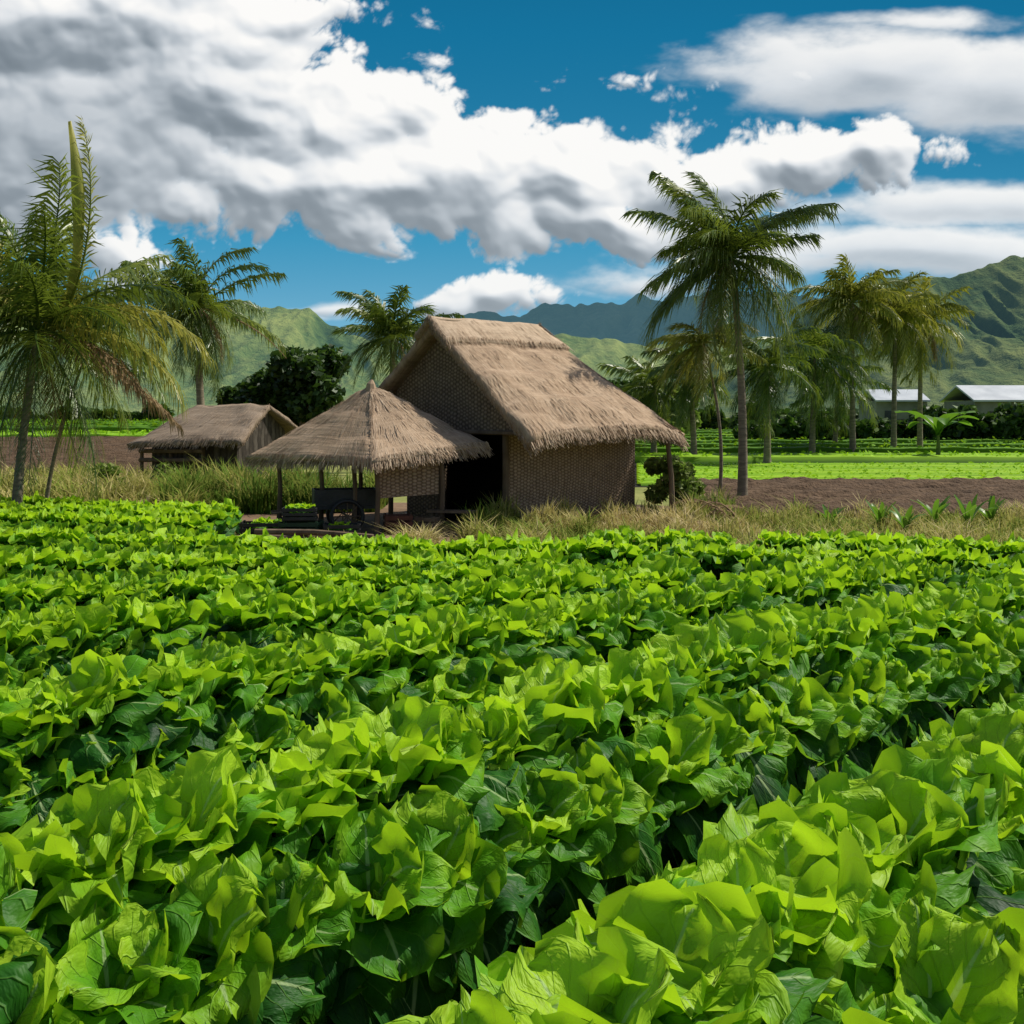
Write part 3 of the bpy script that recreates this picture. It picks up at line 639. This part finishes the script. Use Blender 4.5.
for sy in(-1,1):
    mb=MB(); mb.box((0,sy*.36,.70),(1.3,.035,.33)); mb.build('side_board',M_black,ct)
for sx in(-1,1):
    mb=MB(); mb.box((sx*.64,0,.70),(.035,.68,.33)); mb.build('end_board',M_dgreen,ct)
for sy in(-1,1):
    wh=MB(); ring=[(.32*math.cos(a),sy*.46,.33+.32*math.sin(a)) for a in [2*math.pi*i/24 for i in range(25)]]
    wh.tube(ring,.04,8,False); wo=wh.build('wheel',M_black,ct,True)
    for k in range(4):
        s_=MB(); a=math.pi*k/4; s_.tube([(.3*math.cos(a),sy*.46,.33+.3*math.sin(a)),(-.3*math.cos(a),sy*.46,.33-.3*math.sin(a))],.012,5); s_.build('spoke',M_wood,wo)
mb=MB(); mb.tube([(0,-.46,.33),(0,.46,.33)],.025,6); mb.build('axle',M_black,ct)
for sy in(-1,1):
    mb=MB(); mb.tube([(-.6,sy*.25,.48),(-1.5,sy*.22,.4)],.025,6); mb.build('handle',M_wood,ct)
bn=empty('bench','rough wooden bench standing in front of the dark hut doorway','bench',Yp(452,22.6),-.2)
mb=MB(); mb.box((0,0,.42),(1.0,.3,.05)); mb.build('seat',M_wood,bn)
for sx in(-1,1):
    for sy in(-1,1):
        mb=MB(); mb.tube([(sx*.42,sy*.1,0),(sx*.4,sy*.09,.395)],.025,6); mb.build('leg',M_wood,bn)
for i,(x0,y0,x1,y1,lb) in enumerate([(-5.6,20.7,-3.6,20.9,'weathered timber pole lying in front of the crates'),(-4.9,21.0,-2.6,20.6,'second weathered pole crossing behind the front pole in the yard')]):
    mb=MB(); mb.tube([(0,0,.06+.1*i),((x1-x0)/2,(y1-y0)/2,.08+.1*i),(x1-x0,y1-y0,.06+.06*i)],[.07,.06,.05],8); o=mb.build('timber_pole',M_wood); o.location=(x0,y0,0); tag(o,lb,'pole')
for i,(px,Y,az,e) in enumerate([(735,23.6,160,55),(742,23.4,120,50),(700,23.8,30,45),(720,23.2,190,25)]):
    mb=MB(); frond(mb,(0,0,.02),R(az),R(e),1.5,R(80),.3,22,.03,1.2,.5); o=mb.build('dry_frond',M_dead); o.location=Yp(px,Y)
    tag(o,['dry brown palm frond arching over the grass below the tallest palm, left one','dry brown palm frond with its tip up beside the tallest palm trunk','dry palm frond leaning near the right post of the large hut','dry palm frond lying flat in the grass left of the palm trunks'][i],'palm frond')

# ---------------------------------------------------------------- far houses
def house(label,px0,px1,pyt,pye,Y,group=None):
    x0=(px0-512)/F*Y; x1=(px1-512)/F*Y; zt=P(0,pyt,Y).z; ze=P(0,pye,Y).z; cx=(x0+x1)/2; wd=x1-x0; root=empty('farm_building',label,'building',(cx,Y,0),random.uniform(-.1,.1))
    mb=MB(); mb.box((0,0,ze/2),(wd*.94,6,ze)); mb.build('wall',M_plaster,root)
    mb=MB(); mb.add([(-wd/2,-3.4,ze-.1),(wd/2,-3.4,ze-.1),(wd/2,0,zt),(-wd/2,0,zt),(-wd/2,3.4,ze-.1),(wd/2,3.4,ze-.1),(-wd/2,-3.4,ze+.05),(wd/2,-3.4,ze+.05),(wd/2,0,zt+.15),(-wd/2,0,zt+.15),(-wd/2,3.4,ze+.05),(wd/2,3.4,ze+.05)],
        [(0,1,2,3),(3,2,5,4),(6,9,8,7),(9,10,11,8),(0,6,7,1),(4,5,11,10),(0,3,9,6),(3,4,10,9),(1,7,8,2),(2,8,11,5)]); mb.build('roof',M_white,root)
    n=max(2,int(wd/3))
    for k in range(n):
        mb=MB(); mb.box(((k+.5)/n*wd*.9-wd*.45,-3.02,ze*.6),(.9,.06,ze*.3)); mb.build('window',M_window,root)
    mb=MB(); mb.box((wd*.0,-3.03,1.0),(.9,.08,2.0)); mb.build('door',M_wood,root)
house('long farm building with a pale metal roof at the right picture edge',955,1060,387,401,96)
house('farm building with a pale roof partly hidden behind the far palms',866,918,391,401,104)

# ---------------------------------------------------------------- mountains
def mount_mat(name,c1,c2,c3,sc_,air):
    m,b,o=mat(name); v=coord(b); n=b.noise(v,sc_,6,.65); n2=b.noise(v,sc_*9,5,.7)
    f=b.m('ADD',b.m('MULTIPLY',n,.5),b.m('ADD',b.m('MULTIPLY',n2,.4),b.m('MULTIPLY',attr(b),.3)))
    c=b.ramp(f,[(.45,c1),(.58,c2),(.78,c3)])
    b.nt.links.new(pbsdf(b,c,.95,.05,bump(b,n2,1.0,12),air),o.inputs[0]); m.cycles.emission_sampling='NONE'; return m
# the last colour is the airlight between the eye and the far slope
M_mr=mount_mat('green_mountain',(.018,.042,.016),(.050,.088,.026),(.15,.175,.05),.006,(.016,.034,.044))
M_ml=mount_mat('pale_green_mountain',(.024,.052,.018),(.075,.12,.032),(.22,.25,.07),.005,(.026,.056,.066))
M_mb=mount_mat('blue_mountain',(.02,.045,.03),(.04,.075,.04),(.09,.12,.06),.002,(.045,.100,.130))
def mountain(prof,Y0,Yc,m,nx,ny,seed,gs,ga=.5,back=.3,yf=.11,jag=0):
    pxs=[p[0] for p in prof]; pys=[p[1] for p in prof]; mb=MB(); V=[];Fc=[];T=[]
    def rid(x,y,s):
        a=abs(noise.noise(Vector((x,y,s))))*2.0; return 1-min(1,math.sqrt(a*a+.008)-.09)
    for j in range(ny+1):
        t=j/ny*(1+back)
        y=Y0+(Yc-Y0)*t
        for i in range(nx+1):
            px=pxs[0]+(pxs[-1]-pxs[0])*i/nx; x=(px-512)/F*Yc
            Hc=H+(HY-np.interp(px,pxs,pys))/F*Yc
            Hc*=1+jag*(abs(noise.noise(Vector((px*.04,seed,0))))*1.4-.3+.4*noise.noise(Vector((px*.12,seed,3))))
            wx=noise.noise(Vector((x*gs*.35,y*gs*.14,seed)))*1.7+.3*noise.noise(Vector((x*gs*2,y*gs*.9,seed+1)))
            X=x*gs+wx; Yy=y*gs*yf
            r1=rid(X*.5,Yy*.6,seed+2); r2=rid(X*1.15,Yy*1.6,seed+7); r3=rid(X*2.7,Yy*4.2,seed+9); r4=rid(X*6,Yy*10,seed+5)
            g=.46*r1+.31*r2+.17*r3+.06*r4
            tt=t if t<=1 else max(0,1-(t-1)*1.8)
            dep=(1-tt**2.4)*.92+.05
            hh=Hc*tt*(1-ga*(1-g)*dep) if t<=1 else Hc*tt*(1-ga*(1-g)*.05)
            V.append((x,y,max(hh,-1)-.5)); T.append(g)
    for j in range(ny):
        for i in range(nx):
            a=j*(nx+1)+i; Fc.append((a,a+1,a+nx+2,a+nx+1))
    mb.add(V,Fc,T); return struct(mb.build('mountain',m,smooth=True))
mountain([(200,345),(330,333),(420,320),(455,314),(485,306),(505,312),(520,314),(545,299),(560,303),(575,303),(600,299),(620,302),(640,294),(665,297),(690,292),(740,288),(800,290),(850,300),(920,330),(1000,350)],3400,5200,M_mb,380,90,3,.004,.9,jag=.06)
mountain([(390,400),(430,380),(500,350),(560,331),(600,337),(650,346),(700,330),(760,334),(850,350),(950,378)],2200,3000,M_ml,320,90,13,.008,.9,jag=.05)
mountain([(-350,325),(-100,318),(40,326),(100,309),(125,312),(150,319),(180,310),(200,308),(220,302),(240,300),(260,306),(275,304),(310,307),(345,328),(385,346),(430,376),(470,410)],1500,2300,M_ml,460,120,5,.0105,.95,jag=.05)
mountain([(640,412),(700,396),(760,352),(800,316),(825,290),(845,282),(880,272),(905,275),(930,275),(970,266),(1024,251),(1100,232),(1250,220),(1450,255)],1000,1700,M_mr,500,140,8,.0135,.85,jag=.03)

# ---------------------------------------------------------------- sky backdrop: a dome with clouds computed over directions
def perlin(x,y,seed):
    xi=np.floor(x).astype(np.int64); yi=np.floor(y).astype(np.int64); xf=x-xi; yf=y-yi
    def g(ix,iy,dx,dy):
        h=(ix*374761393+iy*668265263+seed*982451653)&0xffffffff; h=((h^(h>>13))*1274126177)&0xffffffff; h=h^(h>>16)
        a=(h&0xffff)*(2*np.pi/65536.0); return np.cos(a)*dx+np.sin(a)*dy
    u=xf*xf*xf*(xf*(xf*6-15)+10); v=yf*yf*yf*(yf*(yf*6-15)+10)
    a=g(xi,yi,xf,yf); b=g(xi+1,yi,xf-1,yf); c=g(xi,yi+1,xf,yf-1); d=g(xi+1,yi+1,xf-1,yf-1)
    return (a+(b-a)*u)*(1-v)+(c+(d-c)*u)*v
def fbm(x,y,o,seed,gain=.5,ab=False):
    s=0;a=1;n=0
    for k in range(o):
        p=perlin(x*2.03**k+k*7.3,y*2.03**k+k*3.1,seed+k); s=s+a*(np.abs(p)*2 if ab else p); n+=a; a*=gain
    return s/n
uu=np.concatenate([np.linspace(-2.3,-.6,70)[:-1],np.linspace(-.6,.6,1150),np.linspace(.6,2.3,70)[1:]])
vv=np.concatenate([[-.03],np.linspace(0,.42,440),np.linspace(.42,1.0,60)[1:]])
UG,VG=np.meshgrid(uu,vv); X=(512+UG*F)/100; Yg=(HY-VG*F)/100
wx=fbm(X*.8,Yg*.8,2,11)*.35+fbm(X*2.6,Yg*2.6,2,17)*.05; wy=fbm(X*.8+9,Yg*.8,2,12)*.28+fbm(X*2.6,Yg*2.6,2,19)*.05
Xw=X+wx; Yw=Yg+wy
blobs=[(40,5,300,90,1.2),(60,140,190,90,1.1),(215,85,120,80,1.0),(320,130,110,65,1.0),(400,105,65,40,.8),(340,190,150,48,1.0),(470,172,120,56,1.0),(570,178,95,55,1.0),(590,220,130,34,.8),(690,185,110,46,.9),(790,160,110,33,.8),(870,155,70,24,.6),(30,180,100,55,.9),(250,190,60,30,.6),
 (482,296,60,22,.85),(455,285,30,16,.6),(122,262,42,40,.7),(640,75,40,7,.1)]
strat=[(870,70,170,44,1.0),(990,85,150,52,1.0),(930,22,110,10,.4),(960,205,180,24,.8),(930,250,230,28,.9),(800,262,140,20,.6),(330,312,70,5,.3),(650,288,90,10,.3),(60,140,240,85,1.1)]
def field(bl,Xa,Ya):
    M=np.full(Xa.shape,-1.5)
    for cx,cy,rx,ry,s in bl:
        d=np.sqrt(((Xa-cx/100)/(rx/100*1.15))**2+((Ya-cy/100)/(ry/100*1.15))**2); M=np.maximum(M,s*(1-d)*1.25)+0.0
    return M
out=np.clip(np.clip((np.abs(X-5.12)-5.6)/2,0,1)+np.clip((-Yg-.6)/1.5,0,1),0,1)
gen=fbm(X*.35,Yg*.5,5,77)*2.0-.15
M1=field(blobs,Xw,Yw)*(1-out)+gen*out
bil=fbm(Xw*1.3,Yw*1.4,7,5,.56,True)
f2=fbm(Xw*2.2,Yw*2.2,6,41,.58)
D1=M1*1.15+(bil-.36)*1.25+f2*.5
M2=field(strat,X+wx*.6,Yg+wy*.5)-2*out
D2=M2*1.3+fbm(X*1.0+wx,Yg*2.4,6,51,.55)*1.1
def sst(x,a,b): t=np.clip((x-a)/(b-a),0,1); return t*t*(3-2*t)
a1=sst(D1,-.05,.27); a2=sst(D2,-.15,.75)*.92
def blur(A,r):
    for ax in(0,1):
        for _ in range(2):
            k=2*r+1; pad=[(0,0),(0,0)]; pad[ax]=(r+1,r); C=np.cumsum(np.pad(A,pad,mode='edge'),axis=ax)
            A=(np.take(C,range(k,C.shape[ax]),axis=ax)-np.take(C,range(0,C.shape[ax]-k),axis=ax))/k
    return A
def relief(D,hs,L=(.40,.72,.42)):
    h=hs*np.clip(D,0,2.0)**.8
    gy,gx=np.gradient(h,vv*F,uu*F)
    n=1/np.sqrt(gx*gx+gy*gy+1); Ln=math.sqrt(sum(q*q for q in L)); return (-gx*L[0]-gy*L[1]+L[2])*n/Ln
l_s=relief(blur(D1,2),14); l_m=relief(blur(D1,6),40); l_l=relief(blur(np.clip(D1,-.2,2),17),85)
dv=np.gradient(vv)*F; acc=np.zeros_like(D1); cur=np.zeros(D1.shape[1])
for j in range(D1.shape[0]-1,-1,-1):
    dd=np.clip(D1[j],0,1.2); cur=cur*np.exp(-dv[j]/75)+dd*dv[j]/75; acc[j]=cur
acc=blur(acc,14)
s1=.38+.26*np.clip(l_s,-.3,1)+.27*np.clip(l_m,-.3,1)+.27*np.clip(l_l,-.3,1)
gl=np.exp(-(((X-.5)/1.9)**2+((Yg-1.25)/.75)**2))       # heavy grey bank high at the left
s1=np.clip(s1,0,1)*(.76+.24*np.exp(-np.clip(acc-.35,0,3)*.8))*(1-.46*gl)+.03
l2=relief(blur(D2,10),45); s2=np.clip(.70+.28*l2-.16*np.clip(D2-.5,0,1),0,1)*(1-.50*gl)
alpha=1-(1-a1)*(1-a2); shade=np.where(a1+a2>0,(s1*a1+s2*a2*(1-a1))/(alpha+1e-6),.8)
hz_=np.exp(-np.clip(VG,0,1)/.10)
nv_,nu_=UG.shape; L_=np.sqrt(UG**2+VG**2+1); rad=8600.0
co3=np.stack([UG/L_*rad,1/L_*rad,VG/L_*rad+H],axis=-1).reshape(-1,3).astype(np.float32)
me=bpy.data.meshes.new('sky'); me.vertices.add(len(co3)); me.vertices.foreach_set('co',co3.ravel())
idx=np.arange(nv_*nu_,dtype=np.int32).reshape(nv_,nu_); q=np.stack([idx[:-1,:-1],idx[1:,:-1],idx[1:,1:],idx[:-1,1:]],axis=-1).reshape(-1,4)
me.loops.add(q.size); me.loops.foreach_set('vertex_index',q.ravel()); me.polygons.add(len(q)); me.polygons.foreach_set('loop_start',np.arange(0,q.size,4,dtype=np.int32))
me.update(calc_edges=True)
for nm,arr in (('cover',alpha),('shade',shade),('haze',hz_)):
    at_=me.attributes.new(nm,'FLOAT','POINT'); at_.data.foreach_set('value',arr.ravel().astype(np.float32))
m,b,o=mat('sky_and_clouds')
skyc=b.ramp(attr(b,'haze'),[(0,(.006,.125,.26)),(.03,(.008,.17,.34)),(.2,(.05,.31,.52)),(.45,(.17,.44,.63)),(1,(.42,.64,.75))])
cc=b.ramp(attr(b,'shade'),[(.0,(.13,.165,.20)),(.3,(.25,.295,.34)),(.5,(.45,.50,.55)),(.7,(.75,.78,.81)),(.92,(.98,.97,.95))])
cc=b.mix(b.m('MULTIPLY',attr(b,'haze'),.5),cc,(.66,.74,.78))
em=b.n('ShaderNodeEmission'); b.nt.links.new(b.mix(attr(b,'cover'),skyc,cc),em.inputs[0]); em.inputs[1].default_value=1.0
b.nt.links.new(em.outputs[0],o.inputs[0]); m.cycles.emission_sampling='NONE'
me.materials.append(m); me.polygons.foreach_set('use_smooth',[True]*len(me.polygons)); so=bpy.data.objects.new('sky',me); col.objects.link(so); struct(so)

# ---------------------------------------------------------------- camera, light
cam=bpy.data.cameras.new('camera'); co=bpy.data.objects.new('camera',cam); col.objects.link(co); sc.camera=co
co.location=(0,0,H); co.rotation_euler=(R(90),0,0); cam.sensor_width=36; cam.lens=36*F/1024; cam.shift_y=(HY-512)/1024; cam.clip_start=.05; cam.clip_end=20000
S=Vector((.66,.30,.92)).normalized(); el=math.asin(S.z); az=math.atan2(S.x,S.y)
sun=bpy.data.lights.new('sun','SUN'); sun.energy=5.0; sun.angle=R(.5); sun.color=(1,.95,.84); so=bpy.data.objects.new('sun',sun); col.objects.link(so); so.rotation_euler=S.to_track_quat('Z','Y').to_euler(); so.location=(0,0,50)
wd=bpy.data.worlds.new('World'); sc.world=wd; wd.use_nodes=True; nt=wd.node_tree; nt.nodes.clear(); b=NB(nt)
sky=b.n('ShaderNodeTexSky',sky_type='NISHITA'); sky.sun_disc=False; sky.sun_elevation=el; sky.sun_rotation=az; sky.air_density=1.0; sky.dust_density=1.5; sky.ozone_density=1.0
bg=b.n('ShaderNodeBackground'); nt.links.new(sky.outputs[0],bg.inputs[0]); bg.inputs[1].default_value=.09
ow=b.n('ShaderNodeOutputWorld'); nt.links.new(bg.outputs[0],ow.inputs[0])
sc.view_settings.view_transform='Standard'; sc.view_settings.look='None'; sc.view_settings.exposure=0
